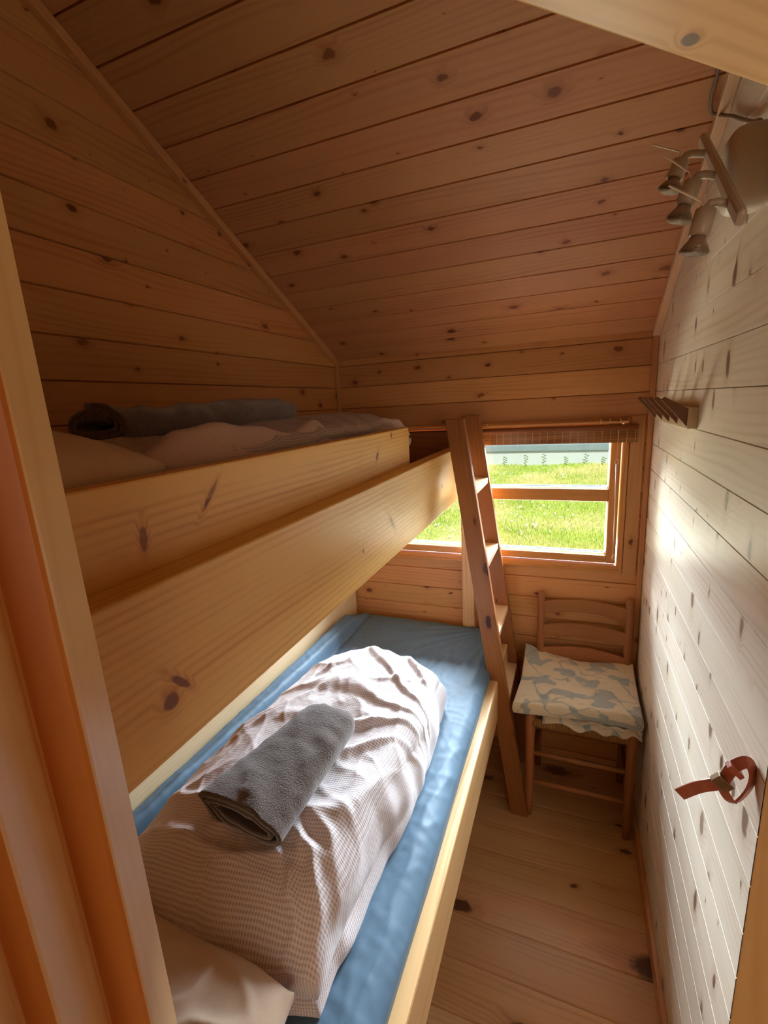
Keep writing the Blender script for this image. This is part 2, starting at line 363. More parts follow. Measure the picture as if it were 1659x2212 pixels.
# ------------------------------------------------------------------ boarded surfaces
PITCH = 0.0885
def boards(name, mat, O, A, B, N, a0, a1, b0, b1, pitch, off, groove=0.0022, depth=0.006, hole=None, thick=0.05, seglen=None):
    """tongue-and-groove boards: A along, B across, N into the room; real V grooves at every seam"""
    mb = MB(); k0 = math.floor((b0-off)/pitch); b = b0; k = k0
    uoff = random.uniform(0, 20)
    def strip(bA, dA, bB, dB, bid, uo):
        if bB - bA < 1e-6: return
        ints = [(a0, a1)]
        if hole and bA >= hole[2]-1e-6 and bB <= hole[3]+1e-6:
            ints = [(a0, lambda b_: hole[0]), (lambda b_: hole[1], a1)]
        for (s0, s1) in ints:
            c = [(s0(bA), bA, dA), (s1(bA), bA, dA), (s1(bB), bB, dB), (s0(bB), bB, dB)]
            if c[1][0]-c[0][0] < 1e-5 and c[2][0]-c[3][0] < 1e-5: continue
            idx = [mb.addv(O+A*a+B*b_+N*d) for a, b_, d in c]
            uv = [(a+uo, bid*4.0+(b_-off-k*pitch)) for a, b_, d in c]
            if A.cross(B).dot(N) < 0: idx.reverse(); uv.reverse()
            mb.face(idx, uv)
    while True:
        lo = off+k*pitch; hi = lo+pitch
        if lo > b1: break
        bid = MB.nid(); uo = random.uniform(0, 30)
        pts = [(lo, -depth), (lo+groove, 0.0), (hi-groove, 0.0), (hi, -depth)]
        cuts = [b0, b1]+([hole[2], hole[3]] if hole else [])
        for (pA, dA), (pB, dB) in zip(pts, pts[1:]):
            ks = sorted([pA, pB]+[c for c in cuts if pA < c < pB])
            for q0, q1 in zip(ks, ks[1:]):
                if q1 <= b0+1e-9 or q0 >= b1-1e-9: continue
                d0 = dA+(dB-dA)*(q0-pA)/(pB-pA); d1 = dA+(dB-dA)*(q1-pA)/(pB-pA)
                strip(q0, d0, q1, d1, bid, uo)
        k += 1
    # solid backing so the wall has its real thickness
    cuts = [b0, b1] + ([hole[2], hole[3]] if hole else [])
    cuts = sorted(set(cuts + [b0+(b1-b0)*t/24 for t in range(25)]))
    for q0, q1 in zip(cuts, cuts[1:]):
        ints = [(a0, a1)]
        if hole and q0 >= hole[2]-1e-6 and q1 <= hole[3]+1e-6: ints = [(a0, lambda b_: hole[0]), (lambda b_: hole[1], a1)]
        for s0, s1 in ints:
            c = [(s0(q0), q0), (s1(q0), q0), (s1(q1), q1), (s0(q1), q1)]
            f = [mb.addv(O+A*a+B*b_-N*(depth+0.001)) for a, b_ in c]; g = [mb.addv(O+A*a+B*b_-N*thick) for a, b_ in c]
            for q in ((g[3], g[2], g[1], g[0]), (f[0], f[1], f[2], f[3]), (f[0], g[0], g[1], f[1]), (f[1], g[1], g[2], f[2]), (f[2], g[2], g[3], f[3]), (f[3], g[3], g[0], f[0])):
                mb.face(q, [(0, 2.0)]*4)
    return struct(mb.build(name, mat))

XL, XR, YB, ZK, SL = -0.958, 0.26, 1.869, 1.748, 0.511
def yceil(z): return YB-(z-ZK)/SL if z > ZK else YB
HOLE = (-0.79, 0.186, 0.888, 1.462)
boards('wall_back', M['wall'], Vector((0, YB, 0)), X, Z, -Y, lambda b: XL-0.02, lambda b: XR+0.02, 0.0, ZK+0.03, PITCH, 0.663-8*PITCH, hole=HOLE, thick=0.12)
boards('wall_left', M['wall'], Vector((XL, 0, 0)), Y, Z, X, lambda b: -0.22, lambda b: min(YB, yceil(b)+0.02), 0.0, 2.83, PITCH, 0.663-8*PITCH, thick=0.08)
boards('wall_right', M['pale'], Vector((XR, 0, 0)), Y, Z, -X, lambda b: 0.68, lambda b: min(YB, yceil(b)+0.02), 0.0, 2.38, PITCH, 0.663-8*PITCH, groove=0.0012, depth=0.005, thick=0.06)
cosA = 1/math.hypot(1, SL); sinA = SL*cosA
Bc = Vector((0, -cosA, sinA)); Nc = Vector((0, -sinA, -cosA))
def cx1(b):
    y = YB-b*cosA
    return XR if y > 0.68 else max(-0.30, y-0.42)+0.03
boards('ceiling', M['ceil'], Vector((0, YB, ZK)), X, Bc, Nc, lambda b: XL-0.01, cx1, -0.02, 2.35, PITCH, 0.0775, thick=0.06)
boards('floor', M['floor'], Vector((0, 0, 0)), X, Y, Z, lambda b: -0.98, lambda b: 0.285 if b > 0.68 else 1.36, -1.5, YB+0.02, 0.1222, 0.858, groove=0.0025, depth=0.003, thick=0.1)
# door wall (45 degrees) and the short walls beside the bunks' head end, hall shell
E45 = Vector((1, 1, 0)).normalized(); H45 = Vector((1, -1, 0)).normalized()
PA = Vector((-0.2546, 0.1654, 0)); PB = Vector((0.26, 0.68, 0)); DW = (PB-PA).length
def wallbox(name, mat, *boxes):
    mb = MB()
    for m, s in boxes: mb.obox(m, s, 0)
    return struct(mb.build(name, mat))
M45 = Matrix(((E45.x, H45.x, 0, 0), (E45.y, H45.y, 0, 0), (0, 0, 1, 0), (0, 0, 0, 1)))
def m45(a, d, z): return Matrix.Translation(PA+E45*a+H45*d+Z*z) @ M45
wallbox('wall_door', M['wall'], (m45(-0.065, 0.045, 1.42), (0.03, 0.045, 1.42)), (m45(DW/2-0.03, 0.045, 2.33), (DW/2+0.03, 0.045, 0.505)))
wallbox('wall_front', M['wall'], (Matrix.Translation((-0.66, -0.24, 1.42)), (0.37, 0.04, 1.42)), (Matrix.Translation((-0.325, -0.08, 1.42)), (0.03, 0.20, 1.42)))
wallbox('wall_hall_left', M['wall'], (Matrix.Translation((-0.99, -0.89, 1.2)), (0.03, 0.6, 1.2)))
wallbox('wall_hall_back', M['wall'], (Matrix.Translation((0.2, -1.53, 1.2)), (1.2, 0.03, 1.2)))
wallbox('wall_hall_right', M['wall'], (Matrix.Translation((1.37, -0.35, 1.2)), (0.03, 1.15, 1.2)))
wallbox('wall_hall_front', M['wall'], (Matrix.Translation((0.87, 0.77, 1.2)), (0.53, 0.03, 1.2)))
hc = MB(); hv = [(-1.0, -1.56), (1.4, -1.56), (1.4, 0.80), (0.45, 0.80), (-0.33, 0.02), (-0.33, -0.24), (-1.0, -0.24)]
a_ = [hc.addv((x, y, 2.40)) for x, y in hv]; b_ = [hc.addv((x, y, 2.46)) for x, y in hv]
hc.face(list(reversed(a_)), [(x, y*0.1) for x, y in reversed(hv)]); hc.face(b_, [(x, y*0.1) for x, y in hv])
for i in range(7): hc.face([a_[i], a_[(i+1) % 7], b_[(i+1) % 7], b_[i]], [(0, 0)]*4)
struct(hc.build('ceiling_hall', M['ceil']))

# ------------------------------------------------------------------ door frame
door = thing('door_1', None, None, (PA.x, PA.y, 0)); struct(door)
prof = [(0, 0), (0, 0.060), (-0.018, 0.060), (-0.018, 0.110), (-0.028, 0.110), (-0.028, 0.155), (-0.075, 0.155), (-0.075, 0.090), (-0.035, 0.090), (-0.035, 0)]
def jamb(sgn, a_org):
    mb = MB(); pr = [(a*sgn, d) for a, d in prof]
    if sgn < 0: pr = list(reversed(pr))
    mb.sweep(pr, lambda t: (PA+E45*a_org+Z*(1.83*t), E45, H45), 1)
    o = mb.build('jamb', M['jamb'], door, bevel=0.0025, loc=PA+E45*a_org)
    o.data.materials.append(M['jamb_shade'])
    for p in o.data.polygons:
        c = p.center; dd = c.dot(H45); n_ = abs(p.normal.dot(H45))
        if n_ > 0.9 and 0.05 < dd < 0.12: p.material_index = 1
    return o
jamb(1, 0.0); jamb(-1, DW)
mb = MB()
mb.sweep([(0, 0), (0, 0.155), (0.09, 0.155), (0.09, 0.09), (0.03, 0.09), (0.03, 0)], lambda t: (PA+Z*1.80+E45*(-0.04+t*(DW+0.08)), Z, H45), 1)
mb.build('door_head', M['head'], door, bevel=0.0025, loc=PA+Z*1.80)

# ------------------------------------------------------------------ trims
def bar(name, p0, p1, w, t, up, mat, parent=None, bevel=0.002, tagk='structure'):
    p0 = Vector(p0); p1 = Vector(p1); d = (p1-p0); L = d.length; d.normalize(); u = Vector(up); u = (u-d*u.dot(d)).normalized(); s_ = d.cross(u)
    m = Matrix(((d.x, s_.x, u.x, 0), (d.y, s_.y, u.y, 0), (d.z, s_.z, u.z, 0), (0, 0, 0, 1)))
    mb = MB(); mb.obox(Matrix.Translation((p0+p1)/2) @ m, (L/2, w/2, t/2), 0)
    o = mb.build(name, mat, parent, bevel=bevel, loc=None)
    if parent is None and tagk: o['kind'] = tagk
    return o
slope = lambda x, s_, dn: Vector((x, YB-s_*cosA, ZK+s_*sinA)) + Nc*dn
bar('trim_1', slope(XL+0.010, 0.0, 0.012), slope(XL+0.010, 2.33, 0.012), 0.020, 0.022, Nc, M['trim'])
bar('trim_2', slope(XR-0.011, 0.0, 0.012), slope(XR-0.011, 1.32, 0.012), 0.022, 0.022, Nc, M['trim_pale'])
bar('trim_3', (XL+0.008, YB-0.008, 0.0), (XL+0.008, YB-0.008, ZK), 0.014, 0.014, X, M['trim'])
bar('trim_4', (XR-0.010, YB-0.006, 0.0), (XR-0.010, YB-0.006, ZK), 0.018, 0.012, Y, M['trim'])
bar('trim_5', (0.213, YB-0.003, 0.878), (0.213, YB-0.003, 1.47), 0.045, 0.006, Y, M['wall'], bevel=0.001)
bar('baseboard_right', (XR-0.006, 0.69, 0.028), (XR-0.006, YB-0.015, 0.028), 0.056, 0.012, X, M['trim'])
bar('baseboard_back', (-0.20, YB-0.006, 0.028), (XR-0.02, YB-0.006, 0.028), 0.056, 0.012, Y, M['trim'])

# ------------------------------------------------------------------ window
win = thing('window_1', None, None, (-0.3, YB, 0.888)); struct(win)
def ring(name, x0, x1, z0, z1, w, y0, y1, mat, parent, bevel=0.002):
    mb = MB()
    wl, wr, wb, wt = w
    mb.box((x0, y0, z0), (x0+wl, y1, z1), 2); mb.box((x1-wr, y0, z0), (x1, y1, z1), 2)
    mb.box((x0+wl, y0, z0), (x1-wr, y1, z0+wb), 0); mb.box((x0+wl, y0, z1-wt), (x1-wr, y1, z1), 0)
    return mb.build(name, mat, parent, bevel=bevel, loc=(x0, y0, z0))
HX0, HX1, HZ0, HZ1 = HOLE
ring('casing', HX0-0.004, HX1+0.002, HZ0-0.004, HZ1+0.002, (0.010, 0.010, 0.010, 0.010), YB-0.010, YB+0.012, M['frame'], win, 0.0015)
ring('window_frame', HX0+0.004, HX1-0.006, HZ0+0.004, HZ1-0.004, (0.014, 0.010, 0.018, 0.012), YB-0.004, YB+0.115, M['frame'], win)
ring('sash', -0.770, 0.1655, 0.916, 1.446, (0.040, 0.034, 0.030, 0.030), YB+0.003, YB+0.045, M['frame'], win, 0.003)
mb = MB(); mb.box((-0.730, YB+0.003, 1.157), (0.1315, YB+0.045, 1.204), 0); mb.build('glazing_bar', M['frame'], win, bevel=0.003, loc=(-0.3, YB, 1.157))
for z0, z1 in ((0.946, 1.157), (1.204, 1.416)):
    mb = MB(); mb.box((-0.732, YB+0.022, z0-0.004), (0.134, YB+0.026, z1+0.004)); mb.build('pane', M['glass'], win, loc=(-0.3, YB+0.02, z0))
    mb = MB(); mb.box((-0.730, YB+0.027, z0), (0.1315, YB+0.044, z0+0.006)); mb.build('glazing_bead', M['white_bead'], win, bevel=0.001, loc=(-0.3, YB, z0))
    mb = MB(); mb.box((-0.726, YB+0.030, z0+0.006), (0.124, YB+0.040, z0+0.0095)); mb.build('gasket', M['grey_bead'], win, loc=(-0.3, YB, z0))
    mb = MB(); mb.box((0.1275, YB+0.027, z0), (0.1315, YB+0.044, z1)); mb.build('glazing_bead', M['white_bead'], win, bevel=0.001, loc=(0.13, YB, z0))
mb = MB(); mb.box((0.128, YB+0.0015, 0.916), (0.1295, YB+0.003, 0.946)); mb.build('sash_joint', M['trim'], win, loc=(0.128, YB, 0.916))

# blind
bl = thing('roller_blind', 'rolled-up brown bamboo reed blind hanging above the window', 'blind', (-0.27, YB-0.03, 1.40))
BX0, BX1 = -0.80, 0.212
mb = MB(); mb.box((BX0, YB-0.030, 1.446), (BX1-0.03, YB-0.012, 1.454), 0); mb.build('headrail', M['trim'], bl, bevel=0.0015, loc=(-.27, YB, 1.45))
mb = MB(); mb.tube([(BX0, YB-0.024, 1.432), (BX1, YB-0.024, 1.432)], 0.0105, 14); mb.build('rolled_reeds', M['ladder'], bl, smooth=True, loc=(-.27, YB, 1.438))
mb = MB()
for i in range(27):
    z = 1.432-i*0.00205; mb.tube([(BX0, YB-0.017, z), (BX1, YB-0.017, z)], 0.00125, 6)
mb.build('reed_slats', M['reed'], bl, smooth=True, loc=(-.27, YB, 1.42))
k = BX1-0.008
while k > BX0:
    mb = MB(); mb.tube([(k, YB-0.0195, 1.430), (k+0.001, YB-0.0195, 1.405), (k, YB-0.0195, 1.377)], 0.0008, 5)
    mb.build('woven_string', M['string'], bl, loc=(k, YB-.02, 1.41)); k -= 0.0265
for hx in (0.092, 0.122, 0.155, -0.31):
    mb = MB(); mb.tube([(hx, YB-0.002, 1.462), (hx, YB-0.028, 1.461), (hx+0.002, YB-0.033, 1.455), (hx, YB-0.028, 1.447)], 0.0022, 8)
    mb.build('hook', M['string'], bl, smooth=True, loc=(hx, YB, 1.46))
wd = thing('blind_wand', 'thin translucent wand and cord hanging down the right window stile', 'wand', (0.154, YB-0.028, 0.95))
mb = MB(); mb.tube([(0.150, YB-0.028, 1.302), (0.1535, YB-0.027, 1.13), (0.156, YB-0.026, 0.962)], 0.0024, 8); mb.build('rod', M['wand'], wd, smooth=True, loc=(.154, YB-.028, .95))
mb = MB(); mb.tube([(0.1495, YB-0.028, 1.433), (0.150, YB-0.028, 1.318)], 0.0007, 6); mb.build('cord', M['string'], wd, loc=(.15, YB-.028, 1.4))
mb = MB()
mb.tube([(0.150+0.006*math.sin(a), YB-0.028, 1.310+0.008*math.cos(a)) for a in [i*PI/6 for i in range(12)]], 0.0013, 6)
mb.build('ring', M['string'], wd, smooth=True, loc=(.15, YB-.028, 1.31))
mb = MB(); mb.tube([(0.156, YB-0.026, 0.964), (0.1565, YB-0.026, 0.955), (0.152, YB-0.026, 0.948), (0.160, YB-0.026, 0.942)], [0.003, 0.0045, 0.003, 0.002], 8); mb.build('end_cap', M['string'], wd, smooth=True, loc=(.156, YB-.026, .95))

# ------------------------------------------------------------------ outside
gz = lambda y: -0.30+(y-2.0)*0.023
mb = MB(); n = 40
g = MB()
NX, NY = 60, 60
for j in range(NY+1):
    for i in range(NX+1):
        x = -9+14*i/NX; y = 2.05+9.95*j/NY
        g.addv((x, y, gz(y)+0.04*noise.noise(Vector((x*0.9, y*0.9, 3)))))
for j in range(NY):
    for i in range(NX):
        a = j*(NX+1)+i; g.face([a, a+1, a+NX+2, a+NX+1], [(0, 0)]*4)
o = g.build('lawn_ground', M['ground'], smooth=True); o['kind'] = 'structure'
o = (lambda m_: (m_.box((-9, 12.0, -0.4), (5, 12.3, 0.265), 0), m_)[1])(MB()).build('garden_wall', M['concrete'], bevel=0.01)
tag(o, 'pale concrete garden wall across the top of the lawn outside', 'wall')
mb = MB(); mb.box((-9, 11.96, 0.266), (5, 12.6, 0.42), 0); o = mb.build('wall_capping', M['asphalt'], bevel=0.01)
tag(o, 'grey coping course on top of the garden wall', 'coping')
g = MB(); random.seed(3)
for i in range(62000):
    y = 4.6+7.35*random.random()**0.8
    x = random.uniform(-0.47*y-0.1, 0.13*y+0.1)
    z = gz(y)+0.04*noise.noise(Vector((x*0.9, y*0.9, 3)))
    pat = noise.noise(Vector((x*1.1, y*0.8, 9)))
    h = max(0.015, 0.045+0.05*pat+random.uniform(-.015, .02)); w = 0.006+0.004*random.random()
    a = random.uniform(0, 2*PI); lx, ly = random.gauss(0, .35)*h, random.gauss(0, .35)*h
    dx, dy = math.cos(a)*w, math.sin(a)*w
    i0 = g.addv((x-dx, y-dy, z-0.01)); i1 = g.addv((x+dx, y+dy, z-0.01)); i2 = g.addv((x+lx, y+ly, z+h))
    g.face([i0, i1, i2], [(0, 0)]*3)
o = g.build('lawn_grass', M['grass']); tag(o, 'bright green sunlit grass of the lawn seen through the window', 'grass', kind='stuff')
g = MB()
for i in range(900):
    y = 4.8+6.8*random.random(); x = random.uniform(-0.45*y, 0.12*y)
    if noise.noise(Vector((x*1.0, y*0.8, 21))) < 0.02: continue
    z = gz(y)+0.035; r = random.uniform(0.008, 0.02)
    idx = [g.addv((x+r*math.cos(k*PI/3), y+r*math.sin(k*PI/3), z+random.uniform(0, .03))) for k in range(6)]
    g.face(idx, [(0, 0)]*6)
o = g.build('lawn_flowers', M['petal']); tag(o, 'tiny white clover flowers scattered over the sunlit lawn', 'flowers', kind='stuff')
# sprigs in front of the garden wall
sprigs = [(-1.55, .26, 'short leafy weed by the garden wall, nearest the ladder'), (-1.05, .30, 'tall forked weed against the garden wall, second from the ladder'), (-0.62, .33, 'tallest leafy weed against the garden wall, left of the middle'),
          (-0.12, .24, 'low weed against the garden wall just right of the middle'), (0.28, .31, 'tall thin weed against the garden wall, second from the right window stile'), (0.66, .22, 'small weed by the garden wall nearest the right window stile')]
for i, (sx, sh, slab_) in enumerate(sprigs):
    g = MB(); y = 11.75; z = gz(y); lean = random.uniform(-.06, .06)
    g.tube([(sx, y, z-0.02), (sx+lean*.4, y, z+sh*.5), (sx+lean, y, z+sh)], [0.006, 0.004, 0.002], 5)
    for k in range(7):
        t = 0.25+0.7*k/7; px = sx+lean*t; pz = z+sh*t; s_ = 1 if k % 2 else -1; l = random.uniform(.04, .07)
        q = [g.addv(p) for p in ((px, y, pz), (px+s_*l*.5, y-.01, pz+.025), (px+s_*l, y-.01, pz+.02), (px+s_*l*.5, y-.02, pz-.005))]
        g.face(q, [(0, 0)]*4)
    o = g.build('weed', M['leaf'], loc=(sx, y, z))
    tag(o, slab_, 'plant', 'weeds along the garden wall')

# ------------------------------------------------------------------ bunk bed
bunk = thing('bunk_bed', 'built-in light pine bunk bed along the left wall', 'bunk bed', (-0.58, 0.9, 0.0))
def bb(name, lo, hi, grain, mat=None, bevel=0.003, u0=None):
    mb = MB(); lo = Vector(lo); hi = Vector(hi)
    mb.obox(Matrix.Translation((lo+hi)/2), (hi-lo)/2, grain, uo=u0)
    return mb.build(name, mat or M['bunk'], bunk, bevel=bevel, loc=(lo+hi)/2)
random.seed(21)
bb('upper_front_beam', (-0.443, 0.04, 1.185), (-0.400, 1.855, 1.382), 1, M['bunk_beam'], u0=0.0)
bb('guard_board', (-0.470, 0.04, 1.30), (-0.443, 1.296, 1.487), 1, M['bunk_guard'], u0=0.0)
bb('foot_board', (-0.930, 1.826, 1.20), (-0.445, 1.848, 1.437), 0, M['ladder'])
bb('upper_base', (-0.95, -0.18, 1.205), (-0.471, 1.82, 1.235), 1)
bb('upper_wall_ledger', (-0.952, -0.18, 1.15), (-0.925, 1.82, 1.204), 1)
bb('corner_post', (-0.412, 1.812, 0.0), (-0.362, 1.854, 1.184), 2)
bb('lower_side_rail', (-0.258, 0.20, 0.40), (-0.222, 1.853, 0.560), 1, bevel=0.006)
bb('lower_wall_ledger', (-0.953, -0.18, 0.40), (-0.930, 1.845, 0.716), 1, M['rung'])
bb('lower_base', (-0.928, 0.205, 0.405), (-0.260, 1.845, 0.430), 1)

# ------------------------------------------------------------------ soft shapes
def fbm(p, o=3): return noise.fractal(Vector(p), 1.0, 2.0, o)
def slab(name, mat, fn, nx, ny, nz, uvfn, parent=None, loc=None, rot=0.0, label=None, cat=None, group=None, sub=0):
    """surface of a box grid (u,v,w in -1..1) pushed through fn -> local xyz"""
    mb = MB(); idx = {}
    def vid(i, j, k):
        key = (i, j, k)
        if key not in idx:
            p = fn(2*i/nx-1, 2*j/ny-1, 2*k/nz-1); idx[key] = mb.addv(p)
        return idx[key]
    def uv(i, j, k): return uvfn(2*i/nx-1, 2*j/ny-1, 2*k/nz-1)
    def quad(q): mb.face([vid(*t) for t in q], [uv(*t) for t in q])
    for i in range(nx):
        for j in range(ny):
            quad([(i, j, nz), (i+1, j, nz), (i+1, j+1, nz), (i, j+1, nz)]); quad([(i, j, 0), (i, j+1, 0), (i+1, j+1, 0), (i+1, j, 0)])
    for i in range(nx):
        for k in range(nz):
            quad([(i, 0, k), (i+1, 0, k), (i+1, 0, k+1), (i, 0, k+1)]); quad([(i, ny, k), (i, ny, k+1), (i+1, ny, k+1), (i+1, ny, k)])
    for j in range(ny):
        for k in range(nz):
            quad([(0, j, k), (0, j, k+1), (0, j+1, k+1), (0, j+1, k)]); quad([(nx, j, k), (nx, j+1, k), (nx, j+1, k+1), (nx, j, k+1)])
    o = mb.build(name, mat, parent, smooth=True)
    if loc is not None: o.location = loc; o.rotation_euler = (0, 0, rot)
    if label: tag(o, label, cat, group)
    return o
def boxuv(a, b, H):
    def f(u, v, w):
        U = a*u; V = b*v
        if abs(abs(u)-1) < 1e-6: U += (1 if u > 0 else -1)*(1-w)*H
        if abs(abs(v)-1) < 1e-6: V += (1 if v > 0 else -1)*(1-w)*H
        return (U, V)
    return f

def ridg(x, y, s, seed, p=2.0):
    n_ = noise.noise(Vector((x*s, y*s, seed))); return (1-min(1, abs(n_)*2.4))**p
# lower mattress under its blue-grey sheet
def f_matt(u, v, w):
    x0, x1, y0, y1, z0, z1 = -0.925, -0.250, 0.215, 1.842, 0.431, 0.612
    cx, cy = (x0+x1)/2, (y0+y1)/2; a, b = (x1-x0)/2, (y1-y0)/2
    x = cx+a*u; y = cy+b*v; z = z0+(z1-z0)*(w+1)/2
    ru = min(1, (1-abs(u))*a/0.045); rv = min(1, (1-abs(v))*b/0.05); e = min(ru, 1)*1.0
    if w > 0:
        z -= 0.030*w*((1-ru)**2.2 + (1-rv)**2.2)
    # rounded plan corners
    du, dv = max(0, abs(u)*a-(a-0.06)), max(0, abs(v)*b-(b-0.06)); r = math.hypot(du, dv)
    if du > 0 and dv > 0 and r > 0.06:
        k = 0.06/r; x = cx+math.copysign(a-0.06+du*k, u); y = cy+math.copysign(b-0.06+dv*k, v)
    # edge swells a little over the rail
    if abs(u) > 0.999: x += 0.006*math.sin((w+1)*PI/2)*fbm((y*3, 1, 0), 2)
    if w > 0 and x < -0.84:
        q_ = min(1, (-0.84-x)/0.055); q_ = q_*q_*(3-2*q_); z += w*q_*(0.078-0.030*(y-0.2)/1.64)*min(1, max(0, 1.80-y)/0.12)
    # pulled folds that fan out of the far right corner
    dx, dy = x-(-0.27), y-1.83; d = math.hypot(dx, dy); an = math.atan2(dy, dx)
    if w > 0 and d > 0.03:
        f = math.sin(an*34+3*noise.noise(Vector((an*5, d*2, 0))))
        f2 = math.sin(an*57+2.0+4*noise.noise(Vector((an*7, d*2, 5))))
        z += w*(0.0042*f+0.0022*f2)*min(1, d/0.1)*max(0, 1-d/0.62)**1.2*min(1, (1.842-y)/0.03+.2)
    z += 0.0022*w*fbm((x*5, y*4, 2), 3)
    if w > 0: z += w*(0.0025*ridg(x*1.5, y*0.5, 16, 6.1, 4)+0.0016*ridg(x*0.6+y*0.4, y*0.9, 30, 3.3, 4))
    # long tuck running beside the wall
    if w > 0 and x < -0.84: z += w*(0.007*math.sin((x+0.925)*150+0.8*math.sin(y*3))*min(1, (x+0.93)/0.02))
    return (x, y, z)
mt = slab('mattress', M['sheet'], f_matt, 120, 220, 12, boxuv(.34, .81, .09), label='lower bunk mattress under a blue-grey fitted sheet', cat='mattress')

# lower duvet
DC = Vector((-0.576, 0.858, 0.0)); DA, DB = 0.258, 0.452; DZ0, DZ1 = 0.606, 0.800
def outline(u, v, a, b, c):
    return a*u*math.sqrt(max(0, 1-c*v*v)), b*v*math.sqrt(max(0, 1-c*u*u))
def f_duv(u, v, w):
    x, y = outline(u, v, DA, DB, 0.17 if v > 0 else 0.17-0.10*(-v))
    t = (w+1)/2; edge = max(abs(u), abs(v))
    # straighten + skew the plan to the heap's own outline
    x += 0.010*math.sin(v*3.0+0.5) + (0.035 if u < 0 else 0.0)*max(0, v)**2*abs(u)
    y += -0.03*v*u*0.4
    # two folded layers: each edge shows two rolls
    lob = abs(math.sin(PI*min(1, t*2.0) if t < 0.5 else PI*(0.5+(t-0.5)*0.98)))**0.5 if v < 0 else math.sin(PI*(0.15+0.7*t))**0.6
    if v < 0:
        split = 0.36
        if t < split: lob = math.sin(PI*(0.12+0.80*t/split))**0.5
        else: lob = math.sin(PI*(0.08+0.60*(t-split)/(1-split)))**0.5
        lob = lob*(-v)+math.sin(PI*(0.15+0.6*t))**0.6*(1+v)
    k = 1-(1-lob)*0.17*(edge**6)
    x *= k; y *= (1-(1-lob)*0.10*edge**6)
    H = (DZ1-DZ0)
    sh = 1-0.10*abs(u)**4-0.12*max(0, v)**5+0.04*max(0, -v)-0.45*max(0, -u)**2.6-0.05*max(0, u)**3
    sh *= 1-0.30*max(0, edge-0.80)/0.20*max(0, edge-0.80)/0.20
    sh *= 1.0+0.05*(-v)+0.03*math.sin(u*2)
    z = DZ0+H*t*sh
    if v < -0.40: q_ = (-v-0.40)/0.60; z = DZ0+(z-DZ0)*(1-0.46*q_**2.6)
    if w > -0.99:
        ww = t
        X_, Y_ = x+DC.x, y+DC.y
        big = fbm((X_*4.2, Y_*3.4, 1.3), 2)*0.014
        wx = X_+0.05*noise.noise(Vector((X_*3, Y_*3, 7))); wy = Y_+0.05*noise.noise(Vector((X_*3, Y_*3, 17)))
        # drape folds fanning from the right middle toward the near left
        an = math.atan2(Y_-0.98, X_+0.24)
        dd = math.hypot(Y_-0.98, X_+0.24)
        fan = max(0, math.sin(an*15+4*noise.noise(Vector((X_*4, Y_*4, 2)))))**2.0*0.012*math.exp(-((dd-0.27)/0.2)**2)
        r1 = ridg(wx*0.8+wy*0.35, wy*0.8-wx*0.5, 6.5, 3.1, 2.2)*0.007
        r2 = ridg(wx+wy*0.2, wy*0.55, 17, 8.2, 2.5)*0.0032
        fine = noise.noise(Vector((X_*70, Y_*70, z*70)))*0.0009
        d = (big+fan+r1+r2)*min(1, ww*1.5)+fine
        z += d*(0.35+0.65*ww)
        # pinched folds that arc over the near right part, and long creases toward the near left
        ca = math.hypot(X_+0.47, (Y_-0.44)*0.9); aa = math.atan2(Y_-0.44, X_+0.47)
        wob = 0.018*noise.noise(Vector((aa*2.0, ca*5, 11)))
        arcs = 0.0
        for rr_, am in ((0.085, .010), (0.125, .011), (0.160, .009), (0.205, .006)):
            arcs += am*math.exp(-((ca-rr_+wob)/0.009)**2)*max(0, math.cos((aa-0.75)*1.25))**2
        for (lx0, ly0, lx1, ly1, am) in ((-0.78, 0.60, -0.45, 0.56, .010), (-0.70, 0.50, -0.40, 0.62, .008), (-0.76, 0.52, -0.46, 0.49, .009), (-0.62, 0.47, -0.38, 0.55, .007), (-0.80, 0.78, -0.68, 0.93, .010), (-0.78, 0.70, -0.62, 1.02, .009), (-0.72, 1.02, -0.60, 1.18, .010), (-0.55, 1.05, -0.36, 1.12, .006)):
            ex, ey = lx1-lx0, ly1-ly0; L_ = math.hypot(ex, ey); tt = ((X_-lx0)*ex+(Y_-ly0)*ey)/L_/L_
            if -0.3 < tt < 1.3:
                ds = ((X_-lx0)*ey-(Y_-ly0)*ex)/L_+0.012*noise.noise(Vector((tt*3, am*900, 4)))
                arcs += am*math.exp(-(ds/0.011)**2)*max(0, 1-abs(tt-0.5)/0.8)
        z += arcs*ww
        if edge > 0.9:
            g_ = (edge-0.9)*10*(0.006*fbm((X_*5, Y_*5, z*9), 2)+0.0025*noise.noise(Vector((X_*16, Y_*16, z*8))))
            x += g_*u*3; y += g_*v*2
        # dent under the towel
        z -= 0.012*math.exp(-(((X_+0.53)/0.13)**2+((Y_-0.70)/0.19)**2)**2)*ww
    return (x, y, z)
dv = slab('duvet', M['check'], f_duv, 170, 250, 34, boxuv(DA, DB, 0.10), loc=DC, rot=0.0, label='folded pinkish-grey seersucker check duvet on the blue lower mattress', cat='duvet')

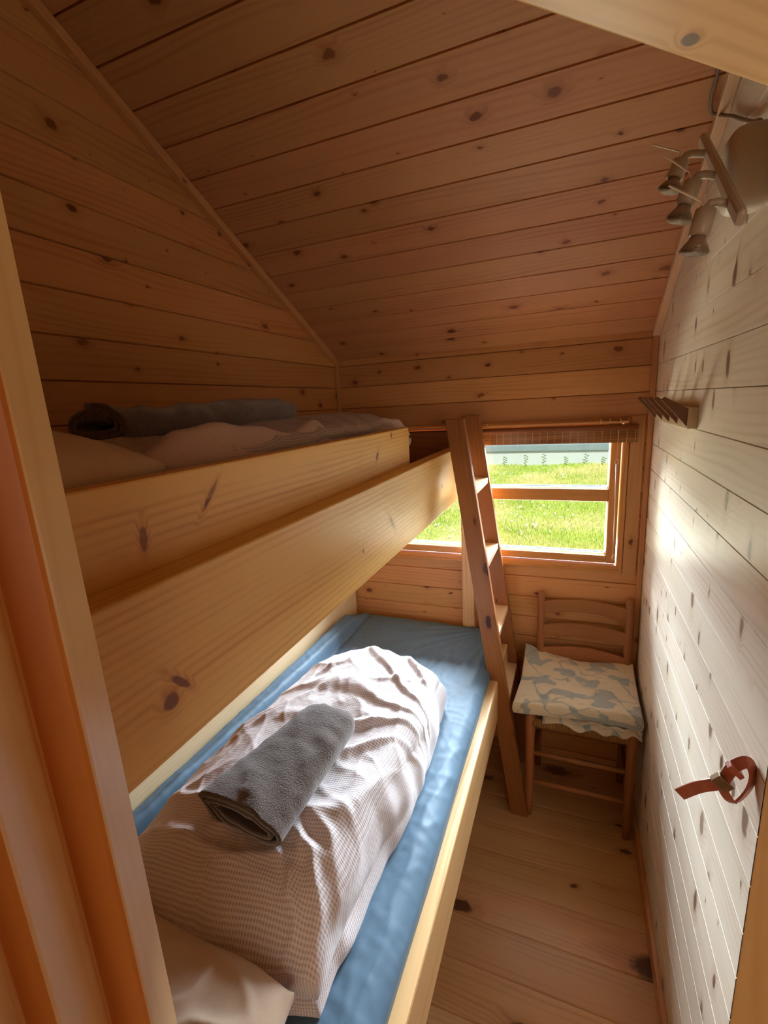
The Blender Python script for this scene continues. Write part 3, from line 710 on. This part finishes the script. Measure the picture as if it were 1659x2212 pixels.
# lower pillow
PC = Vector((-0.575, 0.288, 0.606))
def f_pil(u, v, w):
    x, y = outline(u, v, 0.212, 0.140, 0.04)
    e = max(abs(u), abs(v)); t = w
    th = 0.062*(1-abs(u)**4.5)**0.5*(1-abs(v)**4.0)**0.5+0.006
    z = 0.068+t*th+0.02*max(0, v)*max(0, u)
    X_, Y_ = x, y
    z += max(0, w)*(0.006*fbm((x*9, y*9, 1), 3)+0.006*ridg(x, y*1.3, 11, 4, 3))*(1-e**8)
    if e > 0.95: x += 0.006*u*noise.noise(Vector((x*14, y*14, 0))); y += 0.008*v*noise.noise(Vector((x*14, y*14, 4)))
    return (x, y, z)
slab('pillow', M['pillow'], f_pil, 70, 60, 6, boxuv(.22, .13, .06), loc=PC, rot=-0.05, label='beige pillow at the near end of the lower bunk beside the duvet', cat='pillow')

# ------------------------------------------------------------------ rolled towels
def towel(name, label, cen, ang, L, w0, w1, h0, h1, turns, mat, seed, th=0.009, tilt=0.0, sag=0.0, start=0.0):
    K = int(turns*36); cl = []
    for i in range(K+1):
        a = start+i/36*2*PI; f = i/K
        rx = 0.60+(0.40)*f; rz = 0.30+0.70*f
        c_, s_ = math.cos(a), math.sin(a)
        e = 0.75
        cl.append((rx*math.copysign(abs(c_)**e, c_), rz*math.copysign(abs(s_)**e, s_), f))
    def offs(w, h, t_):
        P = [(x*w, z*h) for x, z, f in cl]; out = []; inn = []
        for i, p in enumerate(P):
            q = P[min(i+1, len(P)-1)]; r = P[max(i-1, 0)]
            dx, dz = q[0]-r[0], q[1]-r[1]; l = math.hypot(dx, dz) or 1
            nx_, nz_ = dz/l, -dx/l
            out.append((p[0]+nx_*t_/2, p[1]+nz_*t_/2)); inn.append((p[0]-nx_*t_/2, p[1]-nz_*t_/2))
        return out, inn
    mb = MB(); N = 70; rows = []
    for j in range(N+1):
        t = j/N; y = (t-0.5)*L
        w = w0+(w1-w0)*t; h = h0+(h1-h0)*t
        endr = 1.0
        if t > 0.90: endr = math.sqrt(max(0.02, 1-((t-0.90)/0.10)**2*0.75))
        out, inn = offs(w*(0.25+0.75*endr), h*endr, th*(1 if t < .9 else endr))
        row = []
        for k_, p in enumerate(out+list(reversed(inn))):
            q = Vector((p[0], y, p[1]))
            q.z += sag*math.sin(t*PI*1.7+0.5)
            nn = noise.noise(Vector((q.x*16+seed, y*13, q.z*16)))*0.0055+noise.noise(Vector((q.x*40+seed, y*36, q.z*40)))*0.0020
            rr = max(0, noise.noise(Vector((q.x*8+seed*2, y*22+q.x*20, 3))))*0.013*(1 if q.z > 0 else 0)
            q.z += nn+rr; q.x += nn*0.7
            if t < 0.02: q.y += 0.010*noise.noise(Vector((q.x*12, q.z*30, seed)))-0.10*q.z*0
            row.append(mb.addv(q))
        rows.append(row)
    m = len(rows[0])
    for j in range(N):
        for k_ in range(m):
            k2 = (k_+1) % m
            mb.face([rows[j][k_], rows[j+1][k_], rows[j+1][k2], rows[j][k2]], [(0, 0)]*4)
    hf = m//2
    for row, flip in ((rows[0], False), (rows[-1], True)):
        for k_ in range(hf-1):
            q = [row[k_], row[k_+1], row[m-2-k_], row[m-1-k_]]
            if flip: q.reverse()
            mb.face(q, [(0, 0)]*4)
    o = mb.build(name, mat, smooth=True); o.location = cen; o.rotation_euler = (tilt, 0, ang)
    return tag(o, label, 'towel', 'rolled grey-brown towels')
towel('towel', 'grey-brown terry towel rolled up on top of the lower check duvet', (-0.520, 0.690, 0.838), math.radians(-7), 0.315, 0.106, 0.068, 0.034, 0.030, 2.3, M['towel'], 1.0, tilt=0.02, start=2.6)

# ------------------------------------------------------------------ upper bunk bedding
def f_um(u, v, w):
    x = -0.700+0.222*u; y = 0.60+0.70*v; z = 1.237+0.09*(w+1)
    if w > 0: z -= 0.02*max(0, abs(u)-.85)/.15
    return (x, y, z)
slab('mattress', M['sheet'], f_um, 20, 40, 4, boxuv(.24, .99, .05), label='upper bunk mattress lying behind the guard board', cat='mattress')
def f_ud(u, v, w):
    x, y = outline(u, v, 0.215, 0.54, 0.10); t = (w+1)/2
    X_, Y_ = x, y
    h = 0.112+0.006*math.exp(-((v-0.05)/0.3)**2)+0.008*math.exp(-((v-0.62)/0.16)**2)-0.004*math.exp(-((v+0.62)/0.2)**2)-0.022*max(0, v-0.75)/0.25
    h *= 1-0.22*abs(u)**4
    z = h*t
    bulge = math.sin(PI*(0.1+0.8*t))**0.5
    e = max(abs(u), abs(v)); x *= 1-(1-bulge)*0.08*e**4; y *= 1-(1-bulge)*0.03*e**4
    if t > 0.1:
        z += t*(0.010*fbm((x*5, y*5, 4), 2)+0.007*ridg(x*0.5+y*0.3, y, 9, 2.2, 3)*(0.5+0.5*u))
        z += 0.0008*noise.noise(Vector((x*60, y*60, 0)))
        if u > 0.5: x += 0.010*math.sin(t*9+3*noise.noise(Vector((y*4, 0, 1))))*(u-0.5)*2
    return (x, y, z)
ud = thing('duvet', 'brownish seersucker check duvet spread on the upper bunk', 'duvet', (-0.70, 0.86, 1.417))
slab('check_cover', M['check_dim'], f_ud, 70, 160, 12, boxuv(.215, .57, .05), parent=ud, loc=(0, 0, 0))
FP = [(0.405, 1.470), (0.416, 1.486), (0.446, 1.513), (0.495, 1.532), (0.567, 1.541), (0.640, 1.531), (0.770, 1.513), (0.860, 1.531), (0.932, 1.500), (1.075, 1.494), (1.228, 1.518), (1.36, 1.510), (1.42, 1.485)]
def f_fold(u, v, w):
    y = 0.405+0.5075*(v+1); t = (w+1)/2
    for (ya, za), (yb, zb_) in zip(FP, FP[1:]):
        if y <= yb+1e-9: break
    q_ = (y-ya)/(yb-ya); q_ = q_*q_*(3-2*q_); hump = za+(zb_-za)*q_-1.419
    x = -0.505+0.028*u*math.sin(PI*(0.12+0.76*t))**0.5
    z = 1.419+hump*t*(1-0.25*abs(u)**3)+0.004*fbm((x*8, y*7, 2), 3)*t
    crease = -0.010*math.exp(-((t-0.55-0.15*math.sin(y*5))/0.07)**2)*(1 if u > 0 else 0)
    return (x+crease, y, z)
o = slab('folded_underside', M['lining'], f_fold, 12, 120, 20, boxuv(.03, .5, .05), parent=ud); o.location = (0.70, -0.86, -1.417); o['label'] = 'plain brown underside turned over along the guard board'
def f_upil(u, v, w):
    x, y = outline(u, v, 0.21, 0.235, 0.10)
    th = 0.066*(1-abs(u)**2.6)**0.5*(1-abs(v)**2.6)**0.5+0.004
    z = 0.071+w*th+max(0, w)*0.006*fbm((x*9, y*9, 6), 3)*(1-max(abs(u), abs(v))**6)
    return (x, y, z)
slab('pillow', M['pillow'], f_upil, 50, 50, 6, boxuv(.21, .18, .06), loc=(-0.685, 0.225, 1.418), label='tan pillow at the near end of the upper bunk', cat='pillow')
towel('towel', 'dark grey-brown towel rolled up on the upper bunk duvet by the wall', (-0.64, 0.715, 1.546), math.radians(2), 0.50, 0.055, 0.058, 0.024, 0.026, 2.2, M['towel'], 5.0, th=0.008, tilt=0.0, sag=-0.004, start=0.4)

# ------------------------------------------------------------------ ladder
lad = thing('bunk_ladder', 'reddish-brown pine ladder leaning on the upper bunk beam', 'ladder', (-0.14, 1.67, 0.0))
for y0 in (1.520, 1.797):
    p0 = Vector((-0.1425, y0+0.014, 0.0)); p1 = Vector((-0.3620, y0+0.014, 1.497))
    d = (p1-p0).normalized(); s_ = Vector((0, 1, 0)); u_ = d.cross(s_)
    # ends cut horizontally: build as a sheared prism
    mb = MB(); w = 0.031; hx = w/abs(d.z)
    prof_ = [(-hx, -0.014), (hx, -0.014), (hx, 0.014), (-hx, 0.014)]
    mb.sweep(prof_, lambda t: (p0+(p1-p0)*t, X, Y), 1)
    mb.build('side_rail', M['ladder'], lad, bevel=0.003, loc=p0)
def lx(z): return -0.1425+(-0.3620+0.1425)*z/1.497
for i, z in enumerate((0.467, 0.722, 0.985, 1.248)):
    mb = MB(); mb.box((lx(z)-0.030, 1.547, z-0.011), (lx(z)+0.027, 1.798, z+0.011), 1)
    mb.build('tread', M['rung'], lad, bevel=0.002, loc=(lx(z), 1.67, z))

# ------------------------------------------------------------------ chair
ch = thing('ladder_back_chair', 'brown wooden ladder-back chair with a woven rush seat', 'chair', (0.055, 1.68, 0.0))
def turned(name, pts, r):
    mb = MB(); mb.tube(pts, r, 16); return mb.build(name, M['chair'], ch, smooth=True, loc=pts[0])
for x in (-0.110, 0.222):
    turned('front_leg', [(x, 1.548, 0), (x, 1.548, 0.03), (x, 1.548, 0.15), (x, 1.548, 0.36), (x, 1.548, 0.425), (x, 1.548, 0.434), (x, 1.548, 0.440)], [0.012, 0.0135, 0.0155, 0.017, 0.0175, 0.014, 0.006])
for x in (-0.094, 0.222):
    turned('back_post', [(x, 1.815, 0), (x, 1.812, 0.2), (x, 1.812, 0.42), (x, 1.823, 0.62), (x, 1.838, 0.775), (x, 1.839, 0.788), (x, 1.839, 0.793)], [0.012, 0.0135, 0.0145, 0.0145, 0.014, 0.012, 0.006])
for (z0, z1, yb) in ((0.706, 0.760, 1.832), (0.606, 0.664, 1.822), (0.500, 0.566, 1.813)):
    mb = MB(); n = 20; rows = []
    v0 = MB.nid()*4
    for i in range(n+1):
        t = i/n; x = -0.088+0.304*t; bow = 0.018*math.sin(PI*t); arch = 0.012*math.sin(PI*t)
        rows.append([mb.addv((x, yb+bow-0.0055, z0+arch*.5)), mb.addv((x, yb+bow+0.0055, z0+arch*.5)), mb.addv((x, yb+bow+0.0055, z1+arch-0.006)), mb.addv((x, yb+bow-0.0055, z1+arch-0.006))])
    for i in range(n):
        for k in range(4):
            k2 = (k+1) % 4; hh = [0, .01, .06, .07, .13]
            mb.face([rows[i][k], rows[i+1][k], rows[i+1][k2], rows[i][k2]], [(i/n*.3, v0+hh[k]), ((i+1)/n*.3, v0+hh[k]), ((i+1)/n*.3, v0+hh[k+1]), (i/n*.3, v0+hh[k+1])])
    mb.face(list(reversed(rows[0])) if False else rows[0], [(0, v0)]*4); mb.face(list(reversed(rows[-1])), [(0, v0)]*4)
    mb.build('back_slat', M['chair'], ch, bevel=0.0025, loc=(0.06, yb, z0))
def stretch(p0, p1, r=0.0095, nm='stretcher'):
    p0 = Vector(p0); p1 = Vector(p1); mb = MB(); mb.tube([p0, p0.lerp(p1, .3), p0.lerp(p1, .5), p0.lerp(p1, .7), p1], [r*.8, r, r*1.1, r, r*.8], 12); mb.build(nm, M['chair'], ch, smooth=True, loc=p0)
for z in (0.272, 0.148): stretch((-0.110, 1.548, z), (0.222, 1.548, z))
for x0, x1 in ((-0.110, -0.094), (0.222, 0.222)):
    for z in (0.305, 0.175): stretch((x0, 1.548, z), (x1, 1.812, z))
stretch((-0.094, 1.812, 0.240), (0.222, 1.812, 0.240))
def f_seat(u, v, w):
    x = 0.058+0.166*u*(1-0.05*(v+1)/2); y = 1.680+0.142*v; z = 0.405+0.017*w
    e = max(abs(u), abs(v))
    z -= 0.010*(1-e)*max(0, w)
    if e > 0.93 : z += 0.0
    y += 0.006*math.sqrt(max(0, 1-w*w))*(1 if v > .99 else (-1 if v < -.99 else 0))
    return (x, y, z)
o = slab('seat', M['rush'], f_seat, 40, 36, 6, lambda u, v, w: ((0.166*u, 0.14*v) if abs(v) > abs(u) else (0.14*v, 0.166*u)), parent=ch); o.location = (-0.055, -1.68, 0)

# ------------------------------------------------------------------ blanket on the chair
def f_bl(u, v, w):
    t = (w+1)/2
    x = 0.046+0.201*u; y = 1.665+0.158*v
    zb = 0.462+0.020*math.sin(u*2+1)*0.4
    # top sheet: back left corner stands up, middle sags
    lift = 0.050*max(0, v)*max(0, -u)**1.5+0.012*max(0, v)*max(0, u)**2
    sag = -0.010*math.exp(-((u-0.1)/0.5)**2)*max(0, v)
    H = 0.052+0.012*max(0, v)
    e = max(abs(u), abs(v))
    roll = math.sin(PI*(0.14+0.72*t))**0.5
    x += -0.010*(1-roll)*u*e**6*1.5; y -= 0.014*(1-roll)*v*e**6
    if v < 0: y += 0.012*u*v*-1.0*0.6
    x -= 0.014*max(0, -u)*max(0, -v)
    z = zb+H*t*(1-0.10*e**6)+lift*(0.4+0.6*t)+sag*t
    z += t*(0.006*fbm((x*9, y*9, 3), 2)+0.003*ridg(x, y*1.5, 14, 5, 3))+0.0009*noise.noise(Vector((x*120, y*120, z*120)))
    x = min(x, 0.2515)
    return (x, y, z)
bk = thing('folded_blanket', 'cream and grey-blue leaf-print fleece blanket folded on the chair seat', 'blanket', (0.05, 1.67, 0.43))
o = slab('upper_fold', M['blanket'], f_bl, 90, 80, 10, boxuv(.2, .16, .03), parent=bk); o.location = (-0.05, -1.67, -0.43)
def f_bl2(u, v, w):
    t = (w+1)/2
    x = 0.090+0.157*u; y = 1.665+0.145*v
    wav = (0.008*math.sin(x*60+1.0+14*x*x*9)+0.006*math.sin(x*31+2))*min(1, max(0, -v))**2
    z = 0.428+0.034*t+(1 if v < 0 else 0)*wav*0.8*abs(v)**3
    z -= 0.004*max(0, -v)
    if v < -0.3: y -= 0.008*math.sin(x*47)*abs(v)
    if v < -0.9 and 0.2 < t < 0.75: y += 0.010
    x = min(x, 0.2510)
    z = max(z, 0.4245) if v > -0.85 else z
    return (x, y, z)
o = slab('lower_fold', M['blanket'], f_bl2, 120, 40, 10, boxuv(.16, .145, .02), parent=bk); o.location = (-0.05, -1.67, -0.43)

# ------------------------------------------------------------------ peg rack
pk = thing('peg_rack', 'pale wooden coat rack with five slanted fin pegs on the right wall', 'coat rack', (0.25, 1.47, 1.463))
mb = MB(); mb.box((0.240, 1.240, 1.462), (0.2598, 1.712, 1.509), 1); mb.build('back_board', M['peg'], pk, bevel=0.001, loc=(0.25, 1.47, 1.463))
for y in (1.249, 1.357, 1.467, 1.577, 1.687):
    mb = MB(); pr = [(0.2405, 1.466), (0.1860, 1.529), (0.1925, 1.5355), (0.2405, 1.507)]
    mb.sweep([(x-0.24, z-1.47) for x, z in reversed(pr)], lambda t: (Vector((0.24, y-0.003+0.006*t, 1.47)), X, Z), 1)
    mb.build('peg', M['peg_shade'], pk, bevel=0.0006, loc=(0.24, y, 1.47), seg=1)

# ------------------------------------------------------------------ spotlight bar
lamp = thing('wall_spotlight', 'cream wall light with three swivelling spot heads on a slanted bar', 'lamp', (0.25, 0.9, 1.85))
mb = MB(); mb.box((0.200, 0.908, 1.806), (0.2598, 0.966, 1.918), 1); mb.build('mounting_box', M['lampbox'], lamp, bevel=0.018, seg=4, smooth=True, loc=(0.23, .937, 1.86))
B0, B1 = Vector((0.186, 1.035, 1.955)), Vector((0.186, 0.765, 1.752))
bar('bar', B0, B1, 0.020, 0.012, X, M['steel'], lamp, bevel=0.005).location = -Vector(lamp['_w'])
heads = [((0.185, 0.978, 1.911), (0.150, 0.978, 1.913), (0.135, 0.972, 1.868), (0.146, 0.978, 1.922), (0.106, 0.978, 1.941)),
         ((0.185, 0.898, 1.850), (0.156, 0.898, 1.853), (0.138, 0.892, 1.798), (0.148, 0.898, 1.862), (0.114, 0.898, 1.891)),
         ((0.185, 0.813, 1.785), (0.158, 0.813, 1.788), (0.146, 0.808, 1.731), (0.150, 0.813, 1.795), (0.111, 0.813, 1.821))]
for b_, j_, e_, h0, h1 in heads:
    b_, j_, e_, h0, h1 = map(Vector, (b_, j_, e_, h0, h1))
    mb = MB(); mb.tube([b_+Vector((-.002, 0, 0)), b_.lerp(j_, .6)+Vector((0, 0, .003)), j_+Vector((.004, 0, .002)), j_+Vector((-.002, 0, -.006))], [0.0055, 0.0055, 0.0055, 0.005], 12)
    mb.build('arm', M['steel'], lamp, smooth=True, loc=b_)
    d = (e_-j_); L = d.length; d.normalize(); a0 = j_+d*0.004
    mb = MB(); mb.tube([a0, a0+d*0.002, a0+d*L*0.56, a0+d*(L*0.60)], [0.009, 0.0125, 0.0130, 0.0105], 20)
    hd = mb.build('spot_head', M['steel'], lamp, smooth=True, loc=a0)
    q = a0+d*L*0.58
    mb = MB(); mb.tube([q, q+d*L*0.10, q+d*L*0.22, q+d*L*0.34, q+d*L*0.345, q+d*L*0.33], [0.0095, 0.0105, 0.0150, 0.0185, 0.0165, 0.012], 20)
    mb.build('bulb', M['bulb'], lamp, smooth=True, loc=q)
    mb = MB(); mb.tube([j_+Vector((-.004, 0, -.002)), h0, h1], [0.0012, 0.0012, 0.0012], 6); mb.build('handle', M['handle'], lamp, loc=h0)
mb = MB(); mb.tube([(0.2225, 1.10, 2.132), (0.223, 1.163, 2.100), (0.222, 1.188, 2.087), (0.226, 1.210, 2.076), (0.232, 1.222, 2.068), (0.243, 1.215, 2.060), (0.2545, 1.17, 2.034), (0.2555, 1.095, 1.993), (0.2545, 1.035, 1.963), (0.250, 0.985, 1.943), (0.246, 0.955, 1.926), (0.246, 0.945, 1.912)], 0.0034, 8)
mb.build('cable', M['cable'], lamp, smooth=True, loc=(.25, 1.3, 2.1))

# ------------------------------------------------------------------ leather strap on the right wall
st = thing('leather_strap', 'oxblood leather strap loop with a metal buckle on the right wall', 'strap', (0.25, 0.71, 0.95))
def ribbon(name, pts, w, th, mat, wdir):
    pts = [Vector(p) for p in pts]
    # Catmull-Rom
    P = [pts[0]]+pts+[pts[-1]]; C = []; WD = []
    for i in range(1, len(P)-2):
        for k in range(8):
            t = k/8; a, b, c, d = P[i-1:i+3]
            C.append(0.5*((2*b)+(c-a)*t+(2*a-5*b+4*c-d)*t*t+(3*b-a-3*c+d)*t**3)); WD.append((i-1+t)/(len(pts)-1))
    C.append(pts[-1]); WD.append(1.0)
    mb = MB(); rows = []
    for i, p in enumerate(C):
        tg = (C[min(i+1, len(C)-1)]-C[max(i-1, 0)]).normalized()
        wd_ = wdir(WD[i], tg); wd_ = (wd_-tg*wd_.dot(tg)).normalized(); nn = tg.cross(wd_)
        rows.append([mb.addv(p+wd_*a+nn*b) for a, b in ((-w/2, -th/2), (w/2, -th/2), (w/2, th/2), (-w/2, th/2))])
    for i in range(len(rows)-1):
        for k in range(4):
            k2 = (k+1) % 4; mb.face([rows[i][k], rows[i][k2], rows[i+1][k2], rows[i+1][k]], [(0, 0)]*4)
    mb.face(list(reversed(rows[0])), [(0, 0)]*4); mb.face(rows[-1], [(0, 0)]*4)
    return mb.build(name, mat, st, bevel=0.0006, smooth=False, loc=pts[0])
inpl = lambda t, tg: Vector((-tg.z, 0.0, tg.x))
ribbon('strap_tail', [(0.171, 0.715, 0.9405), (0.192, 0.708, 0.9665), (0.213, 0.702, 0.984), (0.222, 0.702, 0.992)], 0.018, 0.003, M['leather'], lambda t, tg: inpl(t, tg)+Vector((0, 0.2, 0)))
ribbon('strap_loop', [(0.220, 0.702, 0.990), (0.228, 0.704, 1.010), (0.236, 0.706, 1.020), (0.248, 0.708, 1.025), (0.2555, 0.708, 1.010), (0.254, 0.706, 0.990), (0.247, 0.704, 0.972), (0.238, 0.702, 0.960), (0.230, 0.700, 0.962), (0.222, 0.701, 0.974), (0.217, 0.702, 0.985)], 0.0155, 0.003, M['leather'], lambda t, tg: inpl(t, tg)*0.75+Vector((0, 0.75, 0)))
mm = Matrix.Translation((0.2185, 0.702, 0.988)) @ Matrix.Rotation(-0.85, 4, 'Y')
mb = MB(); mb.obox(mm, (0.0085, 0.006, 0.0125), 0); mb.build('buckle', M['brass'], st, bevel=0.002, loc=(0.2185, .702, .988))
mb = MB(); mb.obox(Matrix.Translation((0.232, 0.703, 1.012)) @ Matrix.Rotation(-0.85, 4, 'Y'), (0.004, 0.007, 0.0115), 0); mb.build('keeper_loop', M['leather'], st, bevel=0.0015, loc=(0.232, .703, 1.012))

for o in list(S.objects):
    if '_w' in o: del o['_w']
